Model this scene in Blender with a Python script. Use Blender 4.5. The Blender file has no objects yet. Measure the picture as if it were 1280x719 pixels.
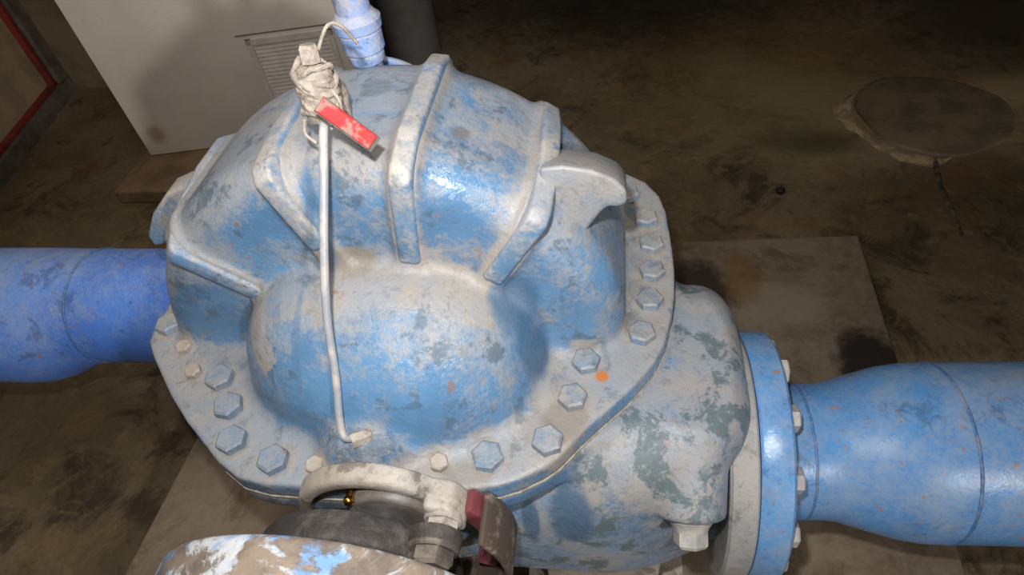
import bpy, bmesh, math, random
import numpy as np
from mathutils import Vector, Matrix
random.seed(4)
PI = math.pi
SC = bpy.context.scene
COL = SC.collection

# ------------------------------------------------------------------ materials
def srgb(r, g, b):
    f = lambda c: (c/255/12.92) if c/255 <= .04045 else ((c/255+.055)/1.055)**2.4
    return (f(r), f(g), f(b), 1)

class NT:
    def __init__(s, name):
        s.m = bpy.data.materials.new(name); s.m.use_nodes = True
        s.t = s.m.node_tree; s.n = s.t.nodes; s.l = s.t.links
        s.b = s.n['Principled BSDF']
        s.co = s.n.new('ShaderNodeTexCoord').outputs['Object']
    def put(s, sock, v):
        if isinstance(v, bpy.types.NodeSocket): s.l.new(v, sock)
        else: sock.default_value = v
    def noise(s, scale, detail=6, rough=.6, dist=0., off=0., stretch=None):
        n = s.n.new('ShaderNodeTexNoise'); n.inputs['Scale'].default_value = scale
        n.inputs['Detail'].default_value = detail; n.inputs['Roughness'].default_value = rough
        n.inputs['Distortion'].default_value = dist
        mp = s.n.new('ShaderNodeMapping'); mp.inputs['Location'].default_value = (off, off*.7, off*1.3)
        if stretch: mp.inputs['Scale'].default_value = stretch
        s.l.new(s.co, mp.inputs['Vector']); s.l.new(mp.outputs[0], n.inputs['Vector'])
        return n.outputs['Fac']
    def ramp(s, fac, a, b, lo=0., hi=1.):
        n = s.n.new('ShaderNodeMapRange'); n.interpolation_type = 'SMOOTHSTEP'
        s.put(n.inputs[0], fac)
        for i, v in enumerate((a, b, lo, hi)): n.inputs[i+1].default_value = v
        return n.outputs[0]
    def math(s, op, a, b=0., clamp=False):
        n = s.n.new('ShaderNodeMath'); n.operation = op; n.use_clamp = clamp
        s.put(n.inputs[0], a); s.put(n.inputs[1], b); return n.outputs[0]
    def mix(s, fac, a, b):
        n = s.n.new('ShaderNodeMix'); n.data_type = 'RGBA'
        s.put(n.inputs[0], fac); s.put(n.inputs[6], a); s.put(n.inputs[7], b); return n.outputs[2]
    def upness(s):
        g = s.n.new('ShaderNodeNewGeometry'); sx = s.n.new('ShaderNodeSeparateXYZ')
        s.l.new(g.outputs['Normal'], sx.inputs[0]); return sx.outputs['Z']
    def attr(s, name):
        n = s.n.new('ShaderNodeAttribute'); n.attribute_name = name; return n.outputs['Fac']
    def point(s):
        g = s.n.new('ShaderNodeNewGeometry'); return g.outputs['Pointiness']
    def spot(s, c, r, soft=.5, squash=(1, 1, 1), wob=.35):
        # a stain with a shape of its own, at a fixed place on the thing
        mp = s.n.new('ShaderNodeMapping'); mp.vector_type = 'POINT'
        mp.inputs['Location'].default_value = [-c[i]*squash[i] for i in range(3)]
        mp.inputs['Scale'].default_value = squash
        s.l.new(s.co, mp.inputs['Vector'])
        ln = s.n.new('ShaderNodeVectorMath'); ln.operation = 'LENGTH'; s.l.new(mp.outputs[0], ln.inputs[0])
        d = s.math('ADD', ln.outputs['Value'], s.math('MULTIPLY', s.math('SUBTRACT', s.noise(30, 4), .5), r*wob*2))
        return s.ramp(d, r*(1+soft*.5), r*(1-soft*.5))
    def bump(s, h, strength=.3, dist=.004):
        n = s.n.new('ShaderNodeBump'); n.inputs['Strength'].default_value = strength
        n.inputs['Distance'].default_value = dist; s.put(n.inputs['Height'], h)
        s.l.new(n.outputs[0], s.b.inputs['Normal'])
    def out(s, col, rough=.5, metal=0., spec=.5):
        s.put(s.b.inputs['Base Color'], col); s.put(s.b.inputs['Roughness'], rough)
        s.b.inputs['Metallic'].default_value = metal; s.b.inputs['Specular IOR Level'].default_value = spec
        return s.m

def painted(name, blue, blue2, dust, dust2, amt=.5, up=.35, rust=.5, scale=9, dark=None, spots=(), crev=0., wide=.20, scab=.6, fleck=0., scab_at=.565, clean=(), bump=.26, gloss=.23):
    t = NT(name)
    base = t.mix(t.ramp(t.noise(5, 5, off=3), .35, .65), blue, blue2)
    base = t.mix(t.ramp(t.noise(40, 6, off=9), .62, .7, 0, .6), base, dark or srgb(70, 100, 125))
    m = t.math('ADD', t.math('MULTIPLY', t.noise(scale*.8, 9, .7, .3), .6), t.math('MULTIPLY', t.noise(scale*3.2, 8, .7, .3, off=7), .4))
    m = t.math('ADD', m, t.math('MULTIPLY', t.math('SUBTRACT', t.noise(150, 5, .7, off=2), .5), .30))
    m = t.math('ADD', m, t.math('MULTIPLY', t.math('SUBTRACT', t.upness(), .45), up))
    gr = t.attr('grime')
    m = t.math('ADD', m, t.math('MULTIPLY', gr, .17))
    if crev: m = t.math('ADD', m, t.math('MULTIPLY', t.math('SUBTRACT', .5, t.point()), crev))
    for p, r, sq, a in clean: m = t.math('SUBTRACT', m, t.math('MULTIPLY', t.spot(p, r, 1.4, sq, .3), a))
    m = t.ramp(m, .70-wide/2-amt*.4, .70+wide/2-amt*.4)
    dcol = t.mix(t.ramp(t.noise(7, 6, .7, off=6), .38, .62), dust, dust2)
    dcol = t.mix(t.ramp(t.noise(150, 3, .6, off=1), .3, .7, 0, .25), dcol, srgb(150, 145, 140))
    dcol = t.mix(t.math('MULTIPLY', gr, t.ramp(t.noise(34, 6, .65, off=31), .35, .62, .15, 1.)), dcol, CRUST)
    dcol = t.mix(t.ramp(t.noise(44, 8, .72, .4, off=51), .52, .66, 0, .55), dcol, srgb(128, 121, 114))
    m2 = t.math('MULTIPLY', m, .9)
    c = t.mix(m2, base, dcol)
    # bare dark scabs and rust
    sc_ = t.math('MULTIPLY', t.ramp(t.noise(17, 8, .74, .3, off=12), scab_at, scab_at+.065), t.math('SUBTRACT', 1., gr, True))
    c = t.mix(t.math('MULTIPLY', sc_, scab), c, dark or srgb(80, 105, 122))
    ru = t.ramp(t.noise(26, 5, .6, off=20), .70-.03*rust, .74)
    c = t.mix(t.math('MULTIPLY', ru, rust), c, srgb(140, 98, 66))
    if fleck: c = t.mix(t.math('MULTIPLY', t.ramp(t.noise(48, 4, .6, off=41), .66, .70), fleck), c, srgb(172, 120, 72))
    for (p, r, colr, a, *sq) in spots:
        c = t.mix(t.math('MULTIPLY', t.spot(p, r, .5, sq[0] if sq else (1, 1, 1)), a), c, colr)
    h = t.math('ADD', t.noise(90, 4, .6), t.math('MULTIPLY', m, .5))
    h = t.math('ADD', h, t.math('MULTIPLY', t.noise(260, 3, .6, off=3), t.math('MULTIPLY', m, .8)))
    h = t.math('ADD', h, t.math('MULTIPLY', t.noise(42, 6, .7, .5, off=61), t.math('ADD', t.math('MULTIPLY', gr, 1.8), t.math('MULTIPLY', m, .7))))
    t.bump(h, bump, .0045)
    rough = t.math('ADD', t.math('MULTIPLY', m, .22), gloss)
    return t.out(c, rough, 0, .5)

def plain(name, col, col2=None, scale=20, rough=.6, metal=0., bump=.2, dist=.002, spec=.5, lo=.4, hi=.6):
    t = NT(name)
    c = t.mix(t.ramp(t.noise(scale, 7, .65, .2), lo, hi), col, col2 or col)
    t.bump(t.noise(scale*6, 4), bump, dist)
    return t.out(c, rough, metal, spec)

BEIGE = srgb(168, 161, 154); GREYD = srgb(150, 158, 168); CRUST = srgb(172, 160, 144); TAN = srgb(178, 162, 143)
M = {}
def L(x, y, z): return (x, y-.13, z+.55)      # pump coordinates to pump-local
B1, B2, DK = srgb(100, 146, 188), srgb(84, 122, 160), srgb(80, 100, 116)
SPOTS = [(L(-.055, .0, .225), .026, srgb(140, 132, 122), .95, (.6, 1, 1.5)), (L(.262, -.03, .034), .009, srgb(196, 118, 50), .95),
         (L(-.16, -.01, .155), .018, srgb(132, 122, 110), .8, (1.6, 1, .8)), (L(.10, .10, .345), .014, srgb(118, 118, 120), .85), (L(-.02, .17, .36), .02, srgb(112, 122, 132), .7),
         (L(.150, .01, .150), .035, srgb(72, 108, 142), .8, (1.1, .7, .7)), (L(.172, -.02, .09), .032, srgb(70, 106, 140), .8, (1.2, .8, .6)),
         (L(-.072, -.0, .28), .075, srgb(84, 122, 158), .7, (7, .3, 1.1)), (L(-.110, -.06, .16), .05, srgb(84, 122, 158), .5, (7, .3, 1.1)),
         (L(.215, -.10, .034), .03, srgb(136, 126, 116), .7), (L(.10, -.19, .034), .03, srgb(140, 130, 118), .6), (L(.10, .24, .35), .04, srgb(112, 118, 126), .6)]
M['casing'] = painted('dusty_blue_casing_paint', B1, B2, GREYD, BEIGE, amt=.52, up=.16, rust=.6, spots=SPOTS, dark=DK, scab=.7, fleck=.35, scab_at=.55,
    clean=[(L(-.0, -.12, .12), .10, (.7, 1, 1.2), .085), (L(.12, .06, .31), .07, (.8, 1, 1), .08)])
M['lower'] = painted('grey_dusted_blue_paint', srgb(98, 146, 196), srgb(84, 118, 148), GREYD, BEIGE, amt=.62, up=.10, rust=.4, scale=8, dark=srgb(92, 110, 116), scab=.9, fleck=.3, scab_at=.515,
    spots=[(L(.222, -.185, -.10), .030, srgb(74, 104, 132), .85, (1, .4, .5)), (L(.165, -.185, -.11), .013, srgb(74, 104, 132), .85, (1, .3, .22)), (L(.19, -.18, -.02), .03, srgb(84, 122, 158), .8, (.5, .6, 1.2))])
M['nozzle_flange'] = painted('grey_flange_paint', srgb(150, 156, 164), srgb(132, 138, 146), srgb(164, 164, 164), srgb(172, 164, 154), amt=.6, up=.05, rust=.4, scale=10, dark=srgb(112, 108, 104))
M['rib'] = painted('blue_grey_rib_paint', srgb(110, 152, 196), srgb(94, 130, 164), GREYD, srgb(196, 186, 174), amt=.58, up=.14, rust=.4, scale=14, dark=DK)
M['lug'] = painted('dusty_lug_paint', B1, B2, GREYD, BEIGE, amt=.80, up=.1, rust=.4, scale=10, dark=DK)
M['bolt'] = painted('dusty_bolt_paint', srgb(118, 148, 180), srgb(104, 130, 154), GREYD, BEIGE, amt=.62, up=.05, rust=.8, scale=22, dark=DK)
M['dust'] = painted('dust_caked_paint', srgb(150, 160, 172), srgb(150, 150, 150), srgb(196, 188, 178), TAN, amt=.85, up=.1, rust=.7, scale=12, dark=srgb(112, 102, 92), scab=.75, scab_at=.54)
M['gland'] = plain('dull_grey_gland', srgb(138, 134, 132), srgb(116, 108, 102), 30, .5)
M['pipe'] = painted('bright_blue_pipe_paint', srgb(82, 150, 212), srgb(66, 132, 198), srgb(140, 164, 196), srgb(152, 166, 186), amt=.40, up=.06, rust=.5, scale=7, dark=srgb(66, 88, 118), wide=.34, scab=.45, fleck=.8, bump=.09, gloss=.2)
M['pipe_far'] = painted('deep_blue_pipe_paint', srgb(96, 150, 238), srgb(78, 128, 222), srgb(150, 172, 214), srgb(160, 172, 200), amt=.36, up=.08, rust=.6, scale=6, dark=srgb(64, 80, 120), wide=.3, scab=.45, fleck=.8)
M['weld'] = painted('blue_weld_paint', srgb(78, 122, 180), srgb(66, 108, 164), srgb(140, 150, 170), srgb(140, 140, 140), amt=.35, up=.1, rust=.6, scale=20)
M['conduit'] = painted('light_blue_pipe_paint', srgb(134, 172, 240), srgb(150, 178, 232), srgb(190, 196, 215), srgb(196, 188, 180), amt=.6, up=.1, rust=.5, scale=26)
M['gasket'] = plain('pale_gasket', srgb(190, 180, 165), srgb(150, 140, 128), 60, .8)
M['fbolt'] = plain('dusty_steel_bolt', srgb(186, 180, 172), srgb(160, 160, 162), 60, .6)
M['steel'] = plain('worn_steel_tube', srgb(178, 178, 182), srgb(140, 150, 170), 40, .34, .55)
M['tubing'] = plain('dusty_pale_tube', srgb(206, 200, 194), srgb(170, 174, 182), 30, .4, .2)
M['tape'] = plain('grimy_white_tape', srgb(188, 176, 164), srgb(148, 138, 128), 70, .85, 0, .6, .003)
M['black'] = plain('greasy_black_iron', srgb(60, 55, 52), srgb(104, 98, 92), 34, .62, 0, .6, .003, lo=.45, hi=.75)
M['darknut'] = plain('grimy_nut', srgb(120, 110, 98), srgb(82, 76, 70), 40, .6)
M['brass'] = plain('brass', srgb(205, 160, 90), None, 30, .25, 1.)
M['yellow'] = plain('tan_recess_grime', srgb(176, 150, 112), srgb(140, 118, 92), 24, .75)
M['purple'] = plain('maroon_rubber', srgb(150, 84, 96), srgb(118, 60, 66), 20, .45)
M['edge'] = plain('dark_worn_iron', srgb(84, 72, 64), srgb(150, 134, 118), 40, .55, 0, .5, lo=.5, hi=.7)

def coupling_mat():
    t = NT('flaking_white_and_blue_paint')
    m = t.ramp(t.noise(11, 8, .65, .5), .47, .53)
    dirt = t.mix(t.ramp(t.noise(30, 6), .35, .65), srgb(150, 134, 118), srgb(112, 102, 94))
    white = t.mix(t.ramp(t.noise(16, 6, off=5), .46, .58), srgb(205, 208, 212), srgb(118, 160, 208))
    c = t.mix(m, dirt, white)
    t.bump(t.math('ADD', m, t.noise(80, 4)), .4, .003)
    return t.out(c, .5)
M['coupling'] = coupling_mat()

def tag_mat():
    t = NT('worn_red_handle_paint')
    m = t.ramp(t.noise(55, 6, .6), .50, .60)
    s2 = t.spot((.06, -.04, -.03), .025, .8)
    c = t.mix(m, srgb(222, 40, 44), srgb(150, 120, 112))
    c = t.mix(t.math('MULTIPLY', s2, .5), c, srgb(250, 60, 66))
    return t.out(c, .4)
M['tag'] = tag_mat()

def floor_mat():
    t = NT('damp_dirty_concrete')
    a = t.mix(t.ramp(t.noise(1.6, 8, .6, .4), .38, .62), srgb(98, 84, 62), srgb(122, 108, 84))
    a = t.mix(t.ramp(t.noise(4.5, 9, .74, .6, off=4), .49, .64, 0, .9), a, srgb(58, 47, 36))
    a = t.mix(t.ramp(t.noise(9, 9, .75, .8, off=44), .52, .62, 0, .55), a, srgb(128, 108, 72))
    a = t.mix(t.ramp(t.noise(13, 7, .65, off=8), .60, .72, 0, .6), a, srgb(140, 122, 92))
    a = t.mix(t.ramp(t.noise(60, 4, .6), .4, .7, 0, .3), a, srgb(72, 62, 50))
    a = t.mix(t.ramp(t.noise(2.4, 5, .6, .8, off=15), .58, .68, 0, .7), a, srgb(110, 76, 48))
    for p, r, colr, al, sq in [((.85, 2.2, -.65), .55, srgb(112, 86, 54), .55, (1, 1.6, 1)), ((.35, 2.75, -.65), .5, srgb(30, 26, 22), .85, (.6, 1, 1)),
                               ((1.9, 2.4, -.65), .5, srgb(40, 34, 28), .8, (1, 1, 1)), ((.9, 1.5, -.65), .09, srgb(48, 40, 32), .8, (.6, 1.3, 1)), ((1.0, 1.47, -.65), .08, srgb(46, 38, 30), .7, (.7, 1.2, 1)),
                               ((.80, 1.75, -.65), .3, srgb(122, 112, 76), .5, (.7, 1, 1)), ((1.75, 1.75, -.65), .16, srgb(150, 132, 100), .6, (.6, 1.6, 1))]:
        a = t.mix(t.math('MULTIPLY', t.spot(p, r, 1.2, sq, .5), al), a, colr)
    h = t.noise(24, 8, .6)
    t.bump(h, .35, .01)
    return t.out(a, t.ramp(t.noise(3, 6), .3, .7, .45, .8), 0, .4)
M['floor'] = floor_mat()

def plinth_mat():
    t = NT('grey_concrete_plinth')
    a = t.mix(t.ramp(t.noise(4, 8, .65), .36, .64), srgb(142, 126, 106), srgb(114, 100, 84))
    a = t.mix(t.ramp(t.noise(40, 6, .6), .4, .7, 0, .4), a, srgb(150, 138, 122))
    a = t.mix(t.ramp(t.noise(7, 8, .7, .6, off=9), .5, .66, 0, .7), a, srgb(92, 74, 54))
    for p, r, colr, al, sq in [((.88, .44, -.55), .085, srgb(34, 29, 26), .95, (1.1, .8, 1)), ((.70, .62, -.55), .12, srgb(150, 140, 122), .6, (1, 1.6, 1)),
                               ((.50, .66, -.55), .12, srgb(40, 34, 30), .9, (1.3, 1, 1)), ((.62, .72, -.55), .05, srgb(120, 90, 50), .6, (1, .5, 1))]:
        a = t.mix(t.math('MULTIPLY', t.spot(p, r, .7, sq, .5), al), a, colr)
    t.bump(t.noise(50, 6), .35, .005)
    return t.out(a, .8, 0, .3)
M['plinth'] = plinth_mat()
M['manhole'] = plain('worn_grey_concrete_cover', srgb(104, 90, 68), srgb(84, 72, 56), 9, .75, 0, .3, .006)
M['sand'] = plain('pale_sediment', srgb(158, 138, 104), srgb(124, 106, 78), 26, .9, 0, .6, .01)
def cab_mat():
    t = NT('scuffed_cream_enamel')
    a = t.mix(t.ramp(t.noise(3, 6, .6), .35, .65), srgb(226, 217, 206), srgb(214, 206, 196))
    a = t.mix(t.ramp(t.noise(16, 8, .7, stretch=(3, 3, 1)), .60, .72, 0, .5), a, srgb(150, 130, 108))
    a = t.mix(t.math('MULTIPLY', t.spot((.07, 0, .09), .035, 1.2, (1, .1, 1), .5), .6), a, srgb(150, 118, 84))
    return t.out(a, .45, 0, .4)
M['cabinet'] = cab_mat()
M['vent'] = plain('grey_vent_slats', srgb(214, 206, 196), srgb(200, 192, 182), 20, .5)
M['seam'] = plain('dark_scratch_line', srgb(120, 108, 96), None, 20, .7)
M['curb'] = plain('brown_stained_curb', srgb(132, 108, 82), srgb(104, 84, 64), 5, .7, 0, .3, .006)
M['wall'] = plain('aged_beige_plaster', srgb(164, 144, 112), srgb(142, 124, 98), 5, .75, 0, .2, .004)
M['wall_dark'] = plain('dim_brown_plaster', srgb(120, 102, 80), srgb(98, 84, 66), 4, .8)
M['red'] = plain('dull_red_trim', srgb(128, 42, 34), srgb(92, 36, 30), 14, .6)
M['grey_trim'] = plain('grey_brown_skirting', srgb(104, 96, 86), srgb(82, 74, 66), 10, .7)
M['post'] = plain('dark_grey_post_paint', srgb(92, 90, 88), srgb(80, 76, 72), 6, .6)
M['stone'] = plain('black_stone', srgb(28, 26, 25), None, 30, .7)
M['crack'] = plain('dark_crack_fill', srgb(52, 44, 34), srgb(92, 80, 62), 30, .9)

# ------------------------------------------------------------------ object helpers
def link(name, me, mat, parent=None, smooth=True, angle=None):
    o = bpy.data.objects.new(name, me); COL.objects.link(o)
    if mat: me.materials.append(mat)
    if smooth:
        me.shade_smooth()
        if angle: me.set_sharp_from_angle(angle=math.radians(angle))
    if parent: o.parent = parent
    return o
def thing(name, label, cat, loc=(0, 0, 0), group=None):
    o = bpy.data.objects.new(name, None); COL.objects.link(o); o.location = loc
    o.empty_display_size = .05
    o['label'] = label; o['category'] = cat
    if group: o['group'] = group
    return o
def tag(o, label, cat, group=None):
    o['label'] = label; o['category'] = cat
    if group: o['group'] = group
    return o
def struct(o):
    o['kind'] = 'structure'; return o
def from_bm(name, bm, mat, parent=None, smooth=True, angle=35):
    if parent:                                   # geometry is written in pump coordinates
        bm.transform(Matrix.Translation(-Vector(parent_world(parent))))
    bmesh.ops.recalc_face_normals(bm, faces=bm.faces)
    me = bpy.data.meshes.new(name); bm.to_mesh(me); bm.free()
    return link(name, me, mat, parent, smooth, angle)
def parent_world(p):
    v = Vector(p.location)
    while p.parent: p = p.parent; v += Vector(p.location)
    return v
def frame(axis):
    a = Vector(axis).normalized()
    h = Vector((0, 0, 1)) if abs(a.z) < .9 else Vector((1, 0, 0))
    u = a.cross(h).normalized(); v = a.cross(u).normalized()
    return a, u, v
def tube(bm, pts, rad, n=16, cap=True, sub=0):
    P = [Vector(p) for p in pts]
    R = list(rad) if hasattr(rad, '__len__') else [rad]*len(P)
    if sub:
        Q, S = [], []
        for i in range(len(P)-1):
            p0 = P[max(i-1, 0)]; p1 = P[i]; p2 = P[i+1]; p3 = P[min(i+2, len(P)-1)]
            for k in range(sub):
                s = k/sub
                Q.append(.5*((2*p1)+(p2-p0)*s+(2*p0-5*p1+4*p2-p3)*s*s+(3*p1-p0-3*p2+p3)*s**3)); S.append(R[i]*(1-s)+R[i+1]*s)
        Q.append(P[-1]); S.append(R[-1]); P, R = Q, S
    rings = []; u = None
    for i, p in enumerate(P):
        t = (P[min(i+1, len(P)-1)]-P[max(i-1, 0)]).normalized()
        if u is None: _, u, _ = frame(t)
        u = (u-t*u.dot(t)).normalized(); v = t.cross(u)
        rings.append([bm.verts.new(p+(u*math.cos(2*PI*k/n)+v*math.sin(2*PI*k/n))*R[i]) for k in range(n)])
    for a, b in zip(rings, rings[1:]):
        for k in range(n): bm.faces.new((a[k], a[(k+1) % n], b[(k+1) % n], b[k]))
    if cap: bm.faces.new(rings[0][::-1]); bm.faces.new(rings[-1])
    return bm
def lathe(bm, origin, axis, prof, n=48, a0=0., a1=2*PI, ref=None, caps=True, hollow=False):
    # prof: (along, radius); full turn or an arc measured from ref
    a, u, v = frame(axis)
    if ref is not None:
        u = (Vector(ref)-a*Vector(ref).dot(a)).normalized(); v = a.cross(u)
    O = Vector(origin); full = abs(a1-a0-2*PI) < 1e-6
    m = n if full else n+1
    rows = []
    for (s, r) in prof:
        rows.append([bm.verts.new(O+a*s+(u*math.cos(a0+(a1-a0)*k/n)+v*math.sin(a0+(a1-a0)*k/n))*r) for k in range(m)])
    for A, B in zip(rows, rows[1:]):
        for k in range(n): bm.faces.new((A[k], A[(k+1) % m], B[(k+1) % m], B[k]))
    if full and hollow:
        for k in range(n): bm.faces.new((rows[-1][k], rows[-1][(k+1) % m], rows[0][(k+1) % m], rows[0][k]))
    elif full:
        if caps: bm.faces.new(rows[0][::-1]); bm.faces.new(rows[-1])
    else:
        if caps:
            for k in (0, m-1): bm.faces.new([r[k] for r in rows])
            for k in range(n): bm.faces.new((rows[-1][k], rows[-1][(k+1)], rows[0][(k+1)], rows[0][k]))
    return bm
def prism(bm, pts, ext):
    e = Vector(ext); A = [bm.verts.new(Vector(p)) for p in pts]; B = [bm.verts.new(Vector(p)+e) for p in pts]
    n = len(A); bm.faces.new(A[::-1]); bm.faces.new(B)
    for k in range(n): bm.faces.new((A[k], A[(k+1) % n], B[(k+1) % n], B[k]))
    return bm
def bevel(bm, w, seg=2, ang=25):
    bmesh.ops.recalc_face_normals(bm, faces=bm.faces)
    es = [e for e in bm.edges if e.is_manifold and e.calc_face_angle(0) > math.radians(ang)]
    bmesh.ops.bevel(bm, geom=es, offset=w, segments=seg, affect='EDGES', profile=.5, clamp_overlap=True)
    return bm
def box(bm, lo, hi):
    x0, y0, z0 = lo; x1, y1, z1 = hi
    return prism(bm, [(x0, y0, z0), (x1, y0, z0), (x1, y1, z0), (x0, y1, z0)], (0, 0, z1-z0))
def hexhead(bm, p, axis, r, h, turn=0., washer=True):
    a, u, v = frame(axis); P = Vector(p)
    w0 = 0
    if washer:
        lathe(bm, P, axis, [(-.004, r*1.16), (.003, r*1.16), (.005, r*1.08)], 24); w0 = .004
    rows = []
    for s, k in ((w0, 1.), (h*.82, 1.), (h, .84)):
        rows.append([bm.verts.new(P+a*s+(u*math.cos(turn+PI/3*i)+v*math.sin(turn+PI/3*i))*r*k) for i in range(6)])
    for A, B in zip(rows, rows[1:]):
        for i in range(6): bm.faces.new((A[i], A[(i+1) % 6], B[(i+1) % 6], B[i]))
    bm.faces.new(rows[0][::-1]); bm.faces.new(rows[-1])
    return bm

# ------------------------------------------------------------------ castings as distance fields
def smin(a, b, k):
    h = np.clip(.5+.5*(b-a)/k, 0, 1); return b*(1-h)+a*h-k*h*(1-h)
def smax(a, b, k): return -smin(-a, -b, k)
def surface_nets(fn, lo, hi, h):
    ax = [np.arange(lo[i], hi[i]+h, h, dtype=np.float32) for i in range(3)]
    X, Y, Z = np.meshgrid(*ax, indexing='ij')
    D = fn(X, Y, Z).astype(np.float32); S = D < 0
    n = D.shape; c = tuple(k-1 for k in n)
    cnt = np.zeros(c, np.int8); acc = np.zeros(c+(3,), np.float32)
    offs = [(i, j, k) for i in (0, 1) for j in (0, 1) for k in (0, 1)]
    sl = lambda o: tuple(slice(o[i], o[i]+c[i]) for i in range(3))
    for a in offs:
        for d in range(3):
            if a[d]: continue
            b = tuple(a[i]+(i == d) for i in range(3))
            da, db = D[sl(a)], D[sl(b)]; x = S[sl(a)] != S[sl(b)]
            t = np.where(x, da/np.where(x, da-db, 1), 0)
            cnt += x
            for i in range(3): acc[..., i] += x*(a[i]+(t if i == d else 0))
    act = cnt > 0; idx = -np.ones(c, np.int64); idx[act] = np.arange(act.sum())
    g = np.argwhere(act); V = (acc[act]/cnt[act][:, None]+g)*h+np.array([ax[i][0] for i in range(3)])
    F = []
    for d in range(3):
        e, f = [(1, 2), (2, 0), (0, 1)][d]
        s0 = [slice(1, k-1) for k in n]; s0[d] = slice(0, n[d]-1)
        s1 = list(s0); s1[d] = slice(1, n[d])
        A, B = S[tuple(s0)], S[tuple(s1)]
        for flip in (0, 1):
            q = np.argwhere((A & ~B) if not flip else (~A & B))
            if not len(q): continue
            base = q.copy(); base[:, e] += 1; base[:, f] += 1
            def at(de, df):
                r = base.copy(); r[:, e] += de; r[:, f] += df; return idx[r[:, 0], r[:, 1], r[:, 2]]
            quad = np.stack([at(-1, -1), at(0, -1), at(0, 0), at(-1, 0)], 1)
            F.append(quad if not flip else quad[:, ::-1])
    return V, np.concatenate(F)
def sdf_obj(name, fn, lo, hi, h, mat, parent, extra=None):
    V, F = surface_nets(fn, lo, hi, h)
    me = bpy.data.meshes.new(name); me.from_pydata(V.tolist(), [], F.tolist()); me.update()
    g = np.empty(V.shape); e = .0015
    for i in range(3):
        d = np.zeros(3); d[i] = e
        g[:, i] = fn(*(V+d).T)-fn(*(V-d).T)
    gm = np.maximum(np.linalg.norm(g, axis=1), 1e-9); g /= gm[:, None]; gm = np.maximum(gm/(2*e), .3)
    c = np.zeros(len(V))
    for hh, w_ in ((.010, .6), (.026, .5)): c += w_*np.clip((1-fn(*(V+g*hh).T)/(hh*gm)-.12)*1.8, 0, 1)
    if extra: c = np.maximum(c, extra(V, g))
    at = me.attributes.new('grime', 'FLOAT', 'POINT'); at.data.foreach_set('value', np.clip(c, 0, 1).astype(np.float32))
    o = link(name, me, mat, parent)
    return o
def poly2d(X, Y, pts):
    d = np.full(X.shape, 1e9, np.float32); s = np.ones(X.shape, np.float32); n = len(pts)
    for i in range(n):
        ax_, ay = pts[i]; bx, by = pts[i-1]
        ex, ey = bx-ax_, by-ay; wx, wy = X-ax_, Y-ay
        t = np.clip((wx*ex+wy*ey)/(ex*ex+ey*ey), 0, 1)
        d = np.minimum(d, (wx-ex*t)**2+(wy-ey*t)**2)
        c1 = Y >= ay; c2 = Y < by; c3 = ex*wy > ey*wx
        s = np.where((c1 & c2 & c3) | (~c1 & ~c2 & ~c3), -s, s)
    return s*np.sqrt(d)
def extr(d2, w, r):      # a 2-D distance made solid between +-w, edges rounded by r
    a, b = d2+r, w+r
    return np.minimum(np.maximum(a, b), 0)+np.hypot(np.maximum(a, 0), np.maximum(b, 0))-r
def chain(pts, rounds=2):  # corner cutting
    for _ in range(rounds):
        q = []
        for i in range(len(pts)):
            a, b = np.array(pts[i]), np.array(pts[(i+1) % len(pts)])
            q += [tuple(a*.8+b*.2), tuple(a*.2+b*.8)]
        pts = q
    return pts

YC = .13
OUT = [(-.448, .035), (-.44, .005), (-.335, -.105), (-.213, -.200), (-.15, -.212), (.085, -.205), (.152, -.192), (.205, -.160), (.24, -.115),
       (.306, -.044), (.345, .016), (.365, .10), (.371, .19), (.362, .34), (.325, .405), (.20, .47), (-.15, .47), (-.33, .40), (-.45, .28)]
OUT = chain(OUT, 1)
PH = np.radians([-60, 0, 30, 56, 82, 108, 141, 165, 182, 240])
RR = np.array([.285, .285, .318, .338, .358, .369, .389, .402, .41, .41])
def scroll(X, Y, Z, dy=0., dr=0., rho=.055, y0=.010, y1=.268):
    ph = np.arctan2(Z, X); ph = np.where(ph < -PI/2, ph+2*PI, ph)
    d2 = np.hypot(X, Z)-(np.interp(ph, PH, RR)+dr)
    yc, hw = (y0+y1)/2, (y1-y0)/2
    return extr(d2, np.abs(Y-yc)-hw, rho)
def ellip(X, Y, Z, c, s, p=2.4, yaw=0.):
    x, y, z = X-c[0], Y-c[1], Z-c[2]
    if yaw: x, y = x*math.cos(yaw)+y*math.sin(yaw), -x*math.sin(yaw)+y*math.cos(yaw)
    q = (np.abs(x/s[0])**p+np.abs(y/s[1])**p+np.abs(z/s[2])**p)**(1/p)
    return (q-1)*min(s)*.9
FT = .034
def upper(X, Y, Z):
    v = scroll(X, Y, Z)
    # low fillets where the ribs run over the shell
    ph = np.arctan2(Z, X)
    for a in RIBS:
        tt = np.abs(np.hypot(X, Z)*np.sin(ph-math.radians(a)))
        rib = np.maximum(scroll(X, Y, Z, 0, .006, .05, .006, .270), tt-.014)
        v = smin(v, np.where(Z > 0, rib, 1), .018)
    ov = ellip(X, Y, Z, (-.028, .03, -.01), (.222, .185, .222), 2.5, math.radians(-7))
    ovb = ellip(X, Y, Z, (-.028, .23, -.01), (.222, .185, .20), 2.5)
    v = smin(v, ov, .014); v = smin(v, ovb, .02)
    fl = extr(poly2d(X, Y, OUT), np.abs(Z-FT/2)-FT/2, .005)
    v = smin(v, fl, .022)
    # stuffing-box boss under the tube end, spot-face pads under the bolts
    v = smin(v, ellip(X, Y, Z, (-.035, -.15, .035), (.06, .045, .045), 2), .02)
    return np.maximum(v, .001-Z)
RIBS = (141, 108, 82.5, 56)
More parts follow.
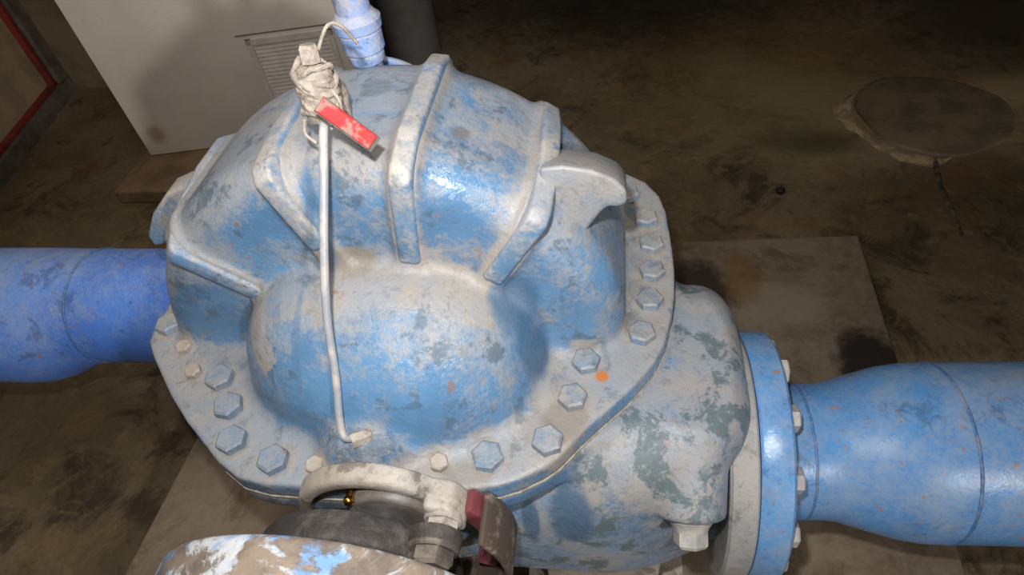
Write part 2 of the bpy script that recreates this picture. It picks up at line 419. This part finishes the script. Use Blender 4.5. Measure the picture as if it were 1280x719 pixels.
def capx(X, Y, Z, x0, x1, yc, zc, ry, rz, rho, p=2.):
    q = ((np.abs((Y-yc)/ry)**p+np.abs((Z-zc)/rz)**p)**(1/p)-1)*min(ry, rz)
    return extr(q, np.abs(X-(x0+x1)/2)-(x1-x0)/2, rho)
def lower(X, Y, Z):
    v = extr(poly2d(X, Y, OUT), np.abs(Z+.017)-.015, .004)
    b = capx(X, Y, Z, -.02, .468, .035, -.20, .215, .207, .06, 3.0)
    b = smax(b, X*.57-Y*.82-.326, .05)
    v = smin(v, b, .03)
    neck = capx(X, Y, Z, .2, .46, .025, -.245, .14, .14, .02)
    v = smin(v, neck, .03)
    ax_ = np.array([.02, -.80, -.60]); ax_ /= np.linalg.norm(ax_)
    px, py, pz = X-.380, Y+.05, Z+.045; s_ = px*ax_[0]+py*ax_[1]+pz*ax_[2]
    rr = np.sqrt(np.maximum(px*px+py*py+pz*pz-s_*s_, 0))
    bs = extr(rr-(.056-.07*np.clip(s_, 0, .13)), np.abs(s_-.04)-.086, .008)
    v = smin(v, bs, .008)
    mid = scroll(X, Y, -Z*1.0, 0, -.01, .07)
    v = smin(v, mid, .03)
    o = ellip(X, Y, Z, (-.03, .06, -.0), (.20, .235, .25), 2.4)
    v = smin(v, o, .02)
    n2 = capx(X, Y, Z, -.42, 0., .27, -.18, .135, .135, .02)
    v = smin(v, n2, .05)
    return np.maximum(v, Z+.002)

# ================================================================== PUMP
pump = thing('centrifugal_pump', 'large dust-covered blue split-case pump with ribbed domed casing on the concrete plinth', 'pump', (0, .13, -.55))
def P(name, bm, mat, parent=None, **k): return from_bm(name, bm, M[mat], parent or pump, **k)
def shift(o):
    o.data.transform(Matrix.Translation(-Vector((0, .13, -.55)))); return o
BOLTS = [(-.419, .043, .021), (-.287, -.055, .021), (-.253, -.101, .021), (-.225, -.153, .021), (-.156, -.178, .021), (.123, -.159, .021), (.196, -.133, .021), (.224, -.068, .020), (.240, -.009, .020),
         (.316, .042, .020), (.329, .105, .020), (.335, .164, .020), (.336, .224, .020), (.329, .286, .020), (.30, .35, .02), (-.40, .20, .021), (-.40, .29, .021), (-.2, .42, .021), (.1, .43, .021)]
SMALL = [(-.098, -.182), (.063, -.170), (-.335, -.045), (-.372, .0)]
def sstep(x, a, b): t = np.clip((x-a)/(b-a), 0, 1); return t*t*(3-2*t)
def dust_lines(V, g):          # dust caught round bolt heads and along the feet of the ribs
    x, y, z = V.T; c = np.zeros(len(V))
    for bx, by, r in BOLTS+[(a, b, .012) for a, b in SMALL]:
        c = np.maximum(c, sstep(np.hypot(x-bx, y-by), r*1.8, r*1.05)*(z < .06)*.9)
    ph = np.arctan2(z, x)
    for a in RIBS:
        tt = np.abs(np.hypot(x, z)*np.sin(ph-math.radians(a))); c = np.maximum(c, sstep(tt, .028, .014)*(z > .1)*.8*(np.cos(ph-math.radians(a)) > 0)*(np.hypot(x, z) > .2))
    c = np.maximum(c, sstep(z, .06, .04)*.24*(g[:, 2] > .3))
    c = np.maximum(c, sstep(np.abs(np.hypot(x, z)-.215), .02, .0)*(y > -.06)*(z > .1)*.7)
    return c
uc = shift(sdf_obj('upper_casing', upper, (-.47, -.24, -.01), (.39, .49, .40), .0042, M['casing'], pump, dust_lines))
lc = shift(sdf_obj('lower_casing', lower, (-.47, -.26, -.44), (.53, .49, .01), .005, M['lower'], pump))
lc['label'] = 'grey dusted lower casing with nozzle'
# object coordinates of the shell materials are pump-local; move the mapping origin with a pivot
bm = bmesh.new(); prism(bm, [(x*1.002, y*1.002, -.0022) for x, y in OUT], (0, 0, .0035)); P('gasket', bm, 'gasket', smooth=False)
# ribs
def rib(a, r_in, prof, t):
    a = math.radians(a); e = Vector((math.cos(a), 0, math.sin(a))); n = Vector((-math.sin(a), 0, math.cos(a)))
    pr = [(.016, r_in-.004), (-.003, r_in+.008)]+prof+[(.272, r_in+.06), (.08, r_in)]
    bm = bmesh.new(); prism(bm, [e*r+Vector((0, y, 0))-n*t/2 for y, r in pr], n*t)
    return bevel(bm, .0055, 3, 12)
for a, ri, pf in ((141, .226, [(-.003, .371), (.006, .379), (.053, .395), (.15, .406), (.22, .406), (.265, .38)]), (108, .25, [(-.002, .364), (.012, .379), (.08, .386), (.17, .386), (.235, .38), (.27, .35)]),
                  (82.5, .215, [(-.003, .348), (.012, .360), (.06, .375), (.2, .378), (.25, .366), (.272, .345)]), (56, .220, [(-.002, .343), (.012, .352), (.09, .361), (.18, .356), (.24, .345), (.27, .325)])):
    P('rib', rib(a, ri, pf, .027), 'rib', angle=60)
# lifting lugs cast on both shoulders
def plate(pts, y0, y1, bev=.008):
    bm = bmesh.new(); prism(bm, [(x, y0, z) for x, z in pts], (0, y1-y0, 0)); return bevel(bm, bev, 3)
bm = bmesh.new(); prism(bm, [(x, .058, z) for x, z in [(.19, .315), (.218, .318), (.252, .311), (.278, .297), (.291, .280), (.292, .261), (.281, .256), (.268, .257), (.258, .244), (.242, .218), (.20, .19)]], (0, .095, -.042)); bevel(bm, .006, 3)
P('lifting_lug', bm, 'lug', angle=50)
P('lifting_lug', plate([(-.26, .262), (-.318, .252), (-.356, .238), (-.402, .198), (-.434, .156), (-.434, .132), (-.405, .142), (-.37, .15), (-.27, .15)], .12, .165), 'rib', angle=50)
for i, (x, y, r) in enumerate(BOLTS):
    bm = bmesh.new(); hexhead(bm, (x, y, FT-.001), (0, 0, 1), r, .0145, random.random(), False)
    P('hex_bolt', bm, 'bolt', angle=25)
for x, y in SMALL:
    bm = bmesh.new(); hexhead(bm, (x, y, FT-.001), (0, 0, 1), .0125, .011, random.random(), False); P('small_bolt', bm, 'dust', angle=25)
# right nozzle flange (grey), left nozzle flange
FC = Vector((0, .025, -.245))
bm = bmesh.new(); lathe(bm, (.438, FC.y, FC.z), (1, 0, 0), [(0, .120), (0, .194), (.004, .198), (.037, .198), (.040, .195), (.040, .10)], 72)
P('nozzle_flange', bm, 'nozzle_flange', angle=40)
bm = bmesh.new(); lathe(bm, (-.424, .27, -.18), (1, 0, 0), [(0, .10), (0, .166), (.004, .17), (.03, .17), (.034, .12)], 64); P('nozzle_flange', bm, 'lower', angle=40)
# drain plug on the nozzle boss
PA = Vector((.02, -.80, -.60)).normalized(); PB = Vector((.380, -.05, -.045))+PA*.124
bm = bmesh.new()
lathe(bm, PB, PA, [(0, .031), (.006, .031), (.010, .028), (.016, .024), (.02, .023)], 28)
hexhead(bm, PB+PA*.018, PA, .023, .024, .3, False)
P('drain_plug', bm, 'fbolt', angle=28)
# stuffing-box: curved bracket lip, recess, gland, nut, brass nipple
bm = bmesh.new(); lathe(bm, (-.012, -.198, -.025), (0, -1, 0), [(0, .094), (0, .112), (.006, .114), (.022, .112), (.027, .107), (.027, .094)], 48, math.radians(-72), math.radians(80), (0, 0, 1))
bevel(bm, .003, 2); P('bracket_lip', bm, 'dust', angle=40)
bm = bmesh.new(); lathe(bm, (-.012, -.19, -.025), (0, -1, 0), [(0, .093), (.016, .093), (.018, .05)], 48); P('stuffing_box', bm, 'yellow', angle=40)
bm = bmesh.new(); lathe(bm, (.010, -.195, .012), (0, -1, 0), [(0, .054), (.034, .054), (.039, .050), (.039, .03)], 48); bevel(bm, .003, 2); P('gland', bm, 'gland', angle=40)
bm = bmesh.new(); tube(bm, [(-.01, -.20, -.02), (-.01, -.322, -.02)], .032, 32); P('shaft', bm, 'steel', angle=40)
bm = bmesh.new(); tube(bm, [(-.034, -.20, .050), (-.034, -.229, .050)], .0055, 14); bmesh.ops.create_icosphere(bm, subdivisions=2, radius=.007, matrix=Matrix.Translation((-.034, -.231, .050))); P('grease_nipple', bm, 'brass', angle=60)
bm = bmesh.new(); prism(bm, [(.052, -.198, .0), (.102, -.198, .0), (.106, -.198, .03), (.094, -.198, .054), (.060, -.198, .062)], (0, -.042, 0)); bevel(bm, .007, 3)
P('gland_lug', bm, 'dust', angle=40)
bm = bmesh.new(); hexhead(bm, (.080, -.238, .032), (0, -1, 0), .020, .022, .2); P('gland_nut', bm, 'dust', angle=28)
# black bearing bracket and its bolt
bm = bmesh.new(); lathe(bm, (-.022, -.262, -.016), (0, -1, 0), [(0, .07), (0, .116), (.012, .123), (.034, .126), (.040, .121), (.040, .05)], 64); bevel(bm, .003, 2)
P('bearing_bracket', bm, 'black', angle=40)
c = Vector((.088, -.285, .078))
bm = bmesh.new(); lathe(bm, c, (0, -1, 0), [(-.012, .029), (.0, .029), (.006, .027)], 28); P('bracket_lug', bm, 'black', angle=28)
bm = bmesh.new(); hexhead(bm, c+Vector((0, -.004, 0)), (0, -1, 0), .024, .022, .1); P('bracket_bolt', bm, 'darknut', angle=28)
bm = bmesh.new(); lathe(bm, (-.008, -.20, -.055), (0, -1, 0), [(0, .154), (0, .163), (.065, .163), (.065, .154)], 24, math.radians(-160), math.radians(-58), (0, 0, 1)); bevel(bm, .003, 2); P('bracket_arm', bm, 'edge', angle=40)
bm = bmesh.new(); lathe(bm, (-.008, -.20, -.055), (0, -1, 0), [(0, .125), (0, .152), (.03, .152), (.03, .125)], 24, math.radians(-125), math.radians(-52), (0, 0, 1)); bevel(bm, .003, 2)
P('rubber_guard', bm, 'purple', angle=40)
# feet down to the plinth
for x0, x1, y0, y1 in ((-.30, -.14, -.05, .30), (.16, .36, -.13, .22)):
    bm = bmesh.new(); prism(bm, [(x0, y0, -.55), (x1, y0, -.55), (x1, y1, -.55), (x0, y1, -.55)], (0, 0, .28)); bevel(bm, .012, 2)
    prism(bm, [(x0-.04, y0-.05, -.55), (x1+.05, y0-.05, -.55), (x1+.05, y1+.04, -.55), (x0-.04, y1+.04, -.55)], (0, 0, .03)); P('support_foot', bm, 'dust', angle=40)

# coupling in the foreground
cp = thing('shaft_coupling', 'patchy white and blue painted coupling drum in the foreground below the pump', 'coupling', (-.03, -.40, -.02))
bm = bmesh.new(); lathe(bm, (-.03, -.325, -.02), (0, -1, 0), [(0, .05), (0, .203), (.005, .208), (.09, .211), (.10, .205), (.10, .10), (.15, .10), (.15, .045)], 96, hollow=True); bevel(bm, .003, 2)
from_bm('drum', bm, M['coupling'], cp, angle=40)
bm = bmesh.new(); tube(bm, [(-.03, -.44, -.02), (-.03, -.54, -.02)], .04, 32); from_bm('shaft_end', bm, M['steel'], cp, angle=40)

# ================================================================== RIGHT PIPE
rp = thing('suction_pipe', 'bright blue pipe with bolted flange and reducer leaving the pump to the right', 'pipe', (.4795, .025, -.245))
d = Vector((1, .045, .0)).normalized(); F0 = Vector((.4795, .025, -.245))
def along(s): return F0+d*s
bm = bmesh.new(); lathe(bm, F0, (1, 0, 0), [(0, .10), (0, .195), (.004, .198), (.042, .198), (.046, .194), (.046, .10)], 72); from_bm('flange', bm, M['pipe'], rp, angle=40)
bm = bmesh.new(); lathe(bm, along(.03), d, [(0, .10), (0, .112), (.08, .109), (.095, .109), (.115, .111), (.155, .123), (.20, .1355), (.235, .141), (.27, .142), (.275, .11)], 72); from_bm('reducer', bm, M['pipe'], rp, angle=60)
bm = bmesh.new(); lathe(bm, along(.3055), d, [(0, .11), (0, .1415), (1.2, .1415), (1.2, .11)], 72); from_bm('straight_pipe', bm, M['pipe'], rp, angle=40)
for s_, r in ((.095, .108), (.303, .1405)):
    bm = bmesh.new()
    N = 96; _, u, v = frame(d)
    pts = [along(s_)+d*.0005*math.sin(k*1.3)+(u*math.cos(2*PI*k/N)+v*math.sin(2*PI*k/N))*(r-.0005) for k in range(N)]
    tube(bm, pts+pts[:1], .0032, 8, False); from_bm('weld_seam', bm, M['weld'], rp, angle=80)
for k in range(12):
    a = 2*PI*(k+.42)/12; c = F0+Vector((0, .165*math.cos(a), .165*math.sin(a)))
    bm = bmesh.new(); hexhead(bm, c+Vector((.046, 0, 0)), (1, 0, 0), .0195, .015, random.random(), False); hb = from_bm('flange_bolt', bm, M['fbolt'], rp, angle=28)
# ================================================================== LEFT PIPE
lp = thing('discharge_pipe', 'deep blue pipe with a flat-topped reducer running to the left behind the pump', 'pipe', (-.43, .27, -.18))
L0 = Vector((-.43, .27, -.18))
bm = bmesh.new(); lathe(bm, L0, (-1, 0, 0), [(0, .10), (0, .166), (.004, .17), (.034, .17), (.038, .12)], 64); from_bm('flange', bm, M['pipe_far'], lp, angle=40)
R1 = .122
bm = bmesh.new(); lathe(bm, L0+Vector((-.03, 0, 0)), (-1, 0, 0), [(0, .09), (0, R1), (.335, R1), (.335, .10)], 64); from_bm('straight_pipe', bm, M['pipe_far'], lp, angle=40)
bm = bmesh.new(); N = 64; rows = []
for s, r in [(.364, R1), (.395, R1+.003), (.435, .132), (.475, .142), (.515, .148), (.555, .15), (1.29, .15)]:
    c = L0+Vector((-s, -(r-R1)*.3, -(r-R1)*.95)); rows.append([bm.verts.new(c+Vector((0, math.cos(2*PI*k/N), math.sin(2*PI*k/N)))*r) for k in range(N)])
for A, B in zip(rows, rows[1:]):
    for k in range(N): bm.faces.new((A[k], A[(k+1) % N], B[(k+1) % N], B[k]))
from_bm('reducer', bm, M['pipe_far'], lp, angle=60)
bm = bmesh.new(); pts = [L0+Vector((-.366+.0004*math.sin(k*1.3), math.cos(2*PI*k/96)*R1, math.sin(2*PI*k/96)*R1)) for k in range(97)]; pts[-1] = pts[0]
tube(bm, pts, .0028, 8, False); from_bm('weld_seam', bm, M['weld'], lp, angle=80)

# ================================================================== VERTICAL PIPE on the crown
VB = Vector((-.053, .25, .332)); VD = Vector((-.012, .0, 1)).normalized()
vp = thing('vent_pipe', 'light blue upright pipe with a union fitting rising from the top of the pump', 'pipe', VB)
bm = bmesh.new(); tube(bm, [VB-VD*.008, VB+VD*.032], .0180, 28); from_bm('nipple', bm, M['conduit'], vp, angle=40)
bm = bmesh.new(); lathe(bm, VB+VD*.026, VD, [(0, .017), (0, .0215), (.003, .024), (.012, .0245), (.015, .022)], 32); from_bm('socket', bm, M['conduit'], vp, angle=40)
bm = bmesh.new(); lathe(bm, VB+VD*.041, VD, [(0, .022), (.003, .0275), (.026, .0285), (.030, .025)], 32); from_bm('union_nut', bm, M['conduit'], vp, angle=25)
bm = bmesh.new(); lathe(bm, VB+VD*.070, VD, [(0, .024), (.002, .031), (.014, .032), (.018, .028), (.024, .0235)], 32); from_bm('collar', bm, M['conduit'], vp, angle=40)
bm = bmesh.new(); tube(bm, [VB+VD*.088, VB+VD*.9], .0225, 28); from_bm('riser', bm, M['conduit'], vp, angle=40)
tb = bmesh.new(); tube(tb, [(-.085, .325, .318), (-.065, .33, .316), (-.03, .335, .300), (.02, .345, .25), (.04, .39, .16), (.05, .44, .04)], .0065, 12, sub=6)
tag(from_bm('small_bore_line', tb, M['conduit'], None, angle=60), 'thin blue-grey line running down behind the crown of the pump', 'tube')

# ================================================================== TAPED VALVE with red handle
V0 = Vector((-.028, .032, .412)); VT = Vector((-.028, .048, .475))
vv = thing('ball_valve', 'small tape-wrapped valve with a red lever on the pump shoulder', 'valve', V0)
ax = (VT-V0)
bm = bmesh.new(); lathe(bm, V0-ax*.12, ax, [(0, .012), (0, .015), (.008, .017), (.014, .0195), (.034, .019), (.042, .017), (.048, .019), (.054, .017), (.058, .012), (.058, .005)], 24)
for v_ in bm.verts: v_.co += Vector((random.uniform(-1, 1), random.uniform(-1, 1), random.uniform(-1, 1)))*.0015
from_bm('valve_body', bm, M['tape'], vv, angle=50)
bm = bmesh.new(); hexhead(bm, V0+ax.normalized()*.052, ax, .0105, .018, .4, False); from_bm('cap_nut', bm, M['tape'], vv, angle=28)
bm = bmesh.new()
_, u, v = frame(ax)
rt = random.Random(11); axn = ax.normalized()
for k0 in range(11):
    t1, t2 = rt.uniform(-.011, .011), rt.uniform(-.011, .011); rr = rt.uniform(.0168, .0192); s0 = .004+.0038*k0; th = rt.uniform(.0028, .0048)
    pts = [V0+axn*(s0+t1*math.cos(2*PI*q/28)+t2*math.sin(2*PI*q/28)+.0012*math.sin(q*1.1+k0))+(u*math.cos(2*PI*q/28)+v*math.sin(2*PI*q/28))*(rr+.0012*math.sin(q*.9+k0*2)) for q in range(28)]
    tube(bm, pts+pts[:1], th, 6, False)
from_bm('tape_wrap', bm, M['tape'], vv, angle=70)
bm = bmesh.new(); tube(bm, [V0+Vector((.0, .02, .02)), V0+Vector((-.0, .05, .0)), (-.034, .085, .375), (-.034, .095, .345)], .010, 14, sub=4); from_bm('nipple', bm, M['tape'], vv, angle=60)
for pts in ([(.016, 0, .03), (.024, -.004, .015), (.022, -.012, -.004), (.012, -.02, -.006)], [(-.018, -.01, .0), (-.02, -.016, -.014), (-.008, -.022, -.022)],
            [(.008, .02, .06), (.016, .04, .075), (.026, .05, .07), (.034, .06, .045)]):
    bm = bmesh.new(); tube(bm, [V0+Vector(p) for p in pts], .0019, 8, sub=6); w = from_bm('tie_wire', bm, M['tape'], vv, angle=80)
bm = bmesh.new()
A = Vector((-.004, -.002, .451)); B = Vector((.040, -.006, .407)); W = Vector((-.015, -.007, -.005))
L_ = (B-A).normalized(); W = (W-L_*W.dot(L_)); T = L_.cross(W).normalized()*.003
if T.y > 0: T = -T
prism(bm, [A, B, B+W, A+W], T); bevel(bm, .001, 1); from_bm('lever', bm, M['tag'], vv, smooth=False)
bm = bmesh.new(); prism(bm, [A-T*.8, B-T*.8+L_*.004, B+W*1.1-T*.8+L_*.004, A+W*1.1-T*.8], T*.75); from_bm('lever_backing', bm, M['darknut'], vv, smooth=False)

# flush tube
bt = bmesh.new(); TP = [(-.026, .025, .41), (-.024, .006, .40), (-.027, -.025, .36), (-.036, -.06, .30), (-.045, -.095, .23), (-.047, -.128, .16), (-.050, -.158, .105), (-.046, -.168, .086), (-.036, -.160, .078), (-.024, -.146, .072)]
fl = thing('flush_tube', 'bent bare steel tube hanging down the front of the pump below the taped valve', 'tube', (-.024, -.146, .072))
tube(bt, TP, .0048, 14, sub=6); from_bm('bent_tube', bt, M['tubing'], fl, angle=70)
bm = bmesh.new(); hexhead(bm, (-.040, -.168, .080), (.85, .50, -.15), .010, .026, .3, False); from_bm('tube_nut', bm, M['dust'], fl, angle=28)

# ================================================================== SETTING
FZ = -.65
bm = bmesh.new(); box(bm, (-3.2, -5.0, FZ-.1), (4.5, 5.2, FZ)); struct(from_bm('floor', bm, M['floor'], None, smooth=False))
bm = bmesh.new(); prism(bm, [(-.76, -.75, FZ), (-.735, .10, FZ), (-.70, .80, FZ), (.955, .885, FZ), (.90, -.75, FZ)], (0, 0, .10)); bevel(bm, .008, 2)
tag(from_bm('concrete_plinth', bm, M['plinth'], None, angle=30), 'stained grey concrete plinth under the blue pump', 'plinth')
# walls
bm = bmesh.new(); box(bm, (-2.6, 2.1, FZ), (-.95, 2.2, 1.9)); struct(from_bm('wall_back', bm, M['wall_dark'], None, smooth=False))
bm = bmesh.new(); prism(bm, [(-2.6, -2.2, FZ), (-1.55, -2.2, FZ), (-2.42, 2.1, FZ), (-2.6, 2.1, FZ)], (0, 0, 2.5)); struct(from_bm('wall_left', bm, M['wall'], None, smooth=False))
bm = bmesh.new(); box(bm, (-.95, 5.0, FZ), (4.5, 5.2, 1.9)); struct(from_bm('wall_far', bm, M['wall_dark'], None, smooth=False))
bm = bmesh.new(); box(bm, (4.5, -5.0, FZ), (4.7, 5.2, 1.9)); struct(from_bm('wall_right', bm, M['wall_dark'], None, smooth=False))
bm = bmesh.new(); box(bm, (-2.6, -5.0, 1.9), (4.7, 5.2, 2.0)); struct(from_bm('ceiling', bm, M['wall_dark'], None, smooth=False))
n_ = Vector((-2.42, 2.1, 0))-Vector((-1.55, -2.2, 0)); L_w = n_.length; n_.normalize(); nn = Vector((n_.y, -n_.x, 0))
def wall_strip(name, s0, s1, z0, z1, t, mat):
    bm = bmesh.new(); c = Vector((-2.42, 2.1, 0))
    prism(bm, [c-n_*s0+Vector((0, 0, z0)), c-n_*s1+Vector((0, 0, z0)), c-n_*s1+nn*t+Vector((0, 0, z0)), c-n_*s0+nn*t+Vector((0, 0, z0))], (0, 0, z1-z0))
    return struct(from_bm(name, bm, mat, None, smooth=False))
wall_strip('baseboard_left', .01, 3.5, FZ, FZ+.07, .05, M['grey_trim'])
wall_strip('trim_1', .06, 3.5, FZ+.072, FZ+.088, .03, M['red'])
wall_strip('trim_2', .10, .125, FZ+.075, 1.8, .03, M['red'])
wall_strip('trim_3', .005, .09, FZ+.075, 1.8, .045, M['grey_trim'])
# cabinet
cd = Vector((.987, .162, 0)).normalized(); cn = Vector((-cd.y, cd.x, 0)); c0 = Vector((-1.556, 1.412, FZ+.062))
cab = thing('electrical_cabinet', 'tall cream metal cabinet with louvred vent standing on a low brown curb', 'cabinet', c0)
cab.rotation_euler = (0, 0, math.atan2(cd.y, cd.x))
def C(name, bm, mat, **k):
    bmesh.ops.recalc_face_normals(bm, faces=bm.faces); me = bpy.data.meshes.new(name); bm.to_mesh(me); bm.free()
    return link(name, me, M[mat], cab, angle=30)
bm = bmesh.new(); box(bm, (0, 0, .0), (.95, .30, 1.75)); bevel(bm, .006, 2); C('body', bm, 'cabinet')
VX0, VX1, VZ0, VZ1 = .56, .87, .12, .41
bm = bmesh.new()
for lo, hi in (((VX0, -.008, VZ0), (VX0+.02, .002, VZ1)), ((VX1-.02, -.008, VZ0), (VX1, .002, VZ1)), ((VX0, -.008, VZ1-.02), (VX1, .002, VZ1)), ((VX0, -.008, VZ0), (VX1, .002, VZ0+.02))): box(bm, lo, hi)
C('vent_frame', bm, 'vent')
bm = bmesh.new()
for k in range(18):
    z = VZ0+.02+k*.0145; prism(bm, [(VX0+.02, -.001, z), (VX0+.02, -.0045, z), (VX0+.02, -.001, z+.013)], (VX1-VX0-.04, 0, 0))
C('vent_slats', bm, 'vent')
bm = bmesh.new(); box(bm, (.53, -.002, .424), (.95, .001, .428)); C('panel_seam', bm, 'seam')
bm = bmesh.new(); prism(bm, [(-1.60, 1.19, FZ), (-.58, 1.19, FZ), (-.58, 1.95, FZ), (-1.60, 1.95, FZ)], (0, 0, .06)); bevel(bm, .008, 2)
tag(from_bm('cabinet_curb', bm, M['curb'], None, smooth=False), 'low brown stained curb under the cream cabinet', 'curb')
bm = bmesh.new(); tube(bm, [(-.66, 2.28, FZ), (-.66, 2.28, 1.85)], .125, 40); tag(from_bm('grey_post', bm, M['post'], None, angle=40), 'dark grey round post behind the vertical pipe beside the cream cabinet', 'post')
# manhole patch with its ring of sediment
mc = Vector((1.405, 1.63, FZ)); bm = bmesh.new(); lathe(bm, mc, (0, 0, 1), [(0, .25), (.008, .248), (.010, .24)], 64)
for v_ in bm.verts:
    a = math.atan2(v_.co.y-mc.y, v_.co.x-mc.x); k = 1+.03*math.sin(3*a+1)+.015*math.sin(7*a)
    v_.co.x = mc.x+(v_.co.x-mc.x)*k; v_.co.y = mc.y+(v_.co.y-mc.y)*k
tag(from_bm('manhole_cover', bm, M['manhole'], None, angle=40), 'round worn concrete cover set in the dirty floor', 'manhole cover')
bm = bmesh.new(); rows = []
for k in range(60):
    a = math.radians(150+k*115/59); w = .048+.014*math.sin(k*.16)+.004*math.sin(k*.9); w *= min(1, k/8, (59-k)/6+.05)
    r0 = .268+.003*math.sin(k*.6)
    rows.append([bm.verts.new(mc+Vector((math.cos(a)*(r0+w*q), math.sin(a)*(r0+w*q), h_))) for q, h_ in ((0, .0005), (.25, .006), (.6, .005), (1, .0005))])
for A, B in zip(rows, rows[1:]):
    for k in range(3): bm.faces.new((A[k], A[k+1], B[k+1], B[k]))
so = tag(from_bm('sediment', bm, M['sand'], None, angle=80), 'pale crescent of dried sediment round the concrete cover', 'sediment'); so['kind'] = 'stuff'
bm = bmesh.new(); tube(bm, [(1.33, 1.36, FZ-.004), (1.305, 1.22, FZ-.004), (1.30, 1.1, FZ-.004), (1.29, .98, FZ-.004)], [.012, .009, .01, .006], 8, sub=5)
tag(from_bm('floor_crack', bm, M['crack'], None, angle=80), 'dark filled crack running from the concrete cover toward the pump', 'crack')
bm = bmesh.new(); bmesh.ops.create_icosphere(bm, subdivisions=2, radius=.014, matrix=Matrix.Translation((.815, 1.197, FZ+.008)))
for v_ in bm.verts: v_.co += Vector((random.uniform(-1, 1), random.uniform(-1, 1), random.uniform(-1, 1)))*.002
tag(from_bm('stone', bm, M['stone'], None, angle=80), 'small black stone lying alone on the brown floor', 'stone')

# ================================================================== CAMERA AND LIGHT
CAM = Vector((.2749, -.5353, .7560))
f = 800.
dn = Vector((120, 750, f)).normalized(); h0 = Vector((750, -120, 0)).normalized(); g = h0.cross(dn)
if g.z < 0: g = -g
ps = math.radians(13)
yw = g*math.cos(ps)+h0*math.sin(ps); xw = h0*math.cos(ps)-g*math.sin(ps); up = -dn
Rm = Matrix((xw, yw, up))                    # image axes (right, down, forward) to room axes
right = Rm @ Vector((1, 0, 0)); down = Rm @ Vector((0, 1, 0)); fwd = Rm @ Vector((0, 0, 1))
cam = bpy.data.cameras.new('camera'); co = bpy.data.objects.new('camera', cam); COL.objects.link(co)
co.matrix_world = Matrix(((right.x, -down.x, -fwd.x, CAM.x), (right.y, -down.y, -fwd.y, CAM.y), (right.z, -down.z, -fwd.z, CAM.z), (0, 0, 0, 1)))
cam.sensor_width = 36; cam.lens = 36*f/1280; cam.clip_start = .02
SC.camera = co
def area(name, loc, target, size, power, col=(1, 1, 1)):
    l = bpy.data.lights.new(name, 'AREA'); l.energy = power; l.size = size; l.color = col
    o = bpy.data.objects.new(name, l); COL.objects.link(o); o.location = loc
    o.rotation_euler = (Vector(target)-Vector(loc)).to_track_quat('-Z', 'Y').to_euler(); return o
area('flash', CAM-right*.05-down*.11, (0.15, .3, -.1), .03, 8.2, (1, .98, .95))
area('side_lamp', (2.9, -3.95, 1.72), (-.6, .8, 0), .22, 80, (1, .95, .90))
area('ceiling_lamp', (-.6, .3, 1.85), (-.6, .4, -1), 1.2, 12, (1, .95, .88))
w = bpy.data.worlds.new('room_air'); SC.world = w; w.use_nodes = True
w.node_tree.nodes['Background'].inputs[0].default_value = (.5, .5, .55, 1); w.node_tree.nodes['Background'].inputs[1].default_value = .05
SC.view_settings.view_transform = 'Standard'; SC.view_settings.look = 'None'; SC.view_settings.gamma = 1; SC.view_settings.exposure = .14
SC.view_settings.use_curve_mapping = False
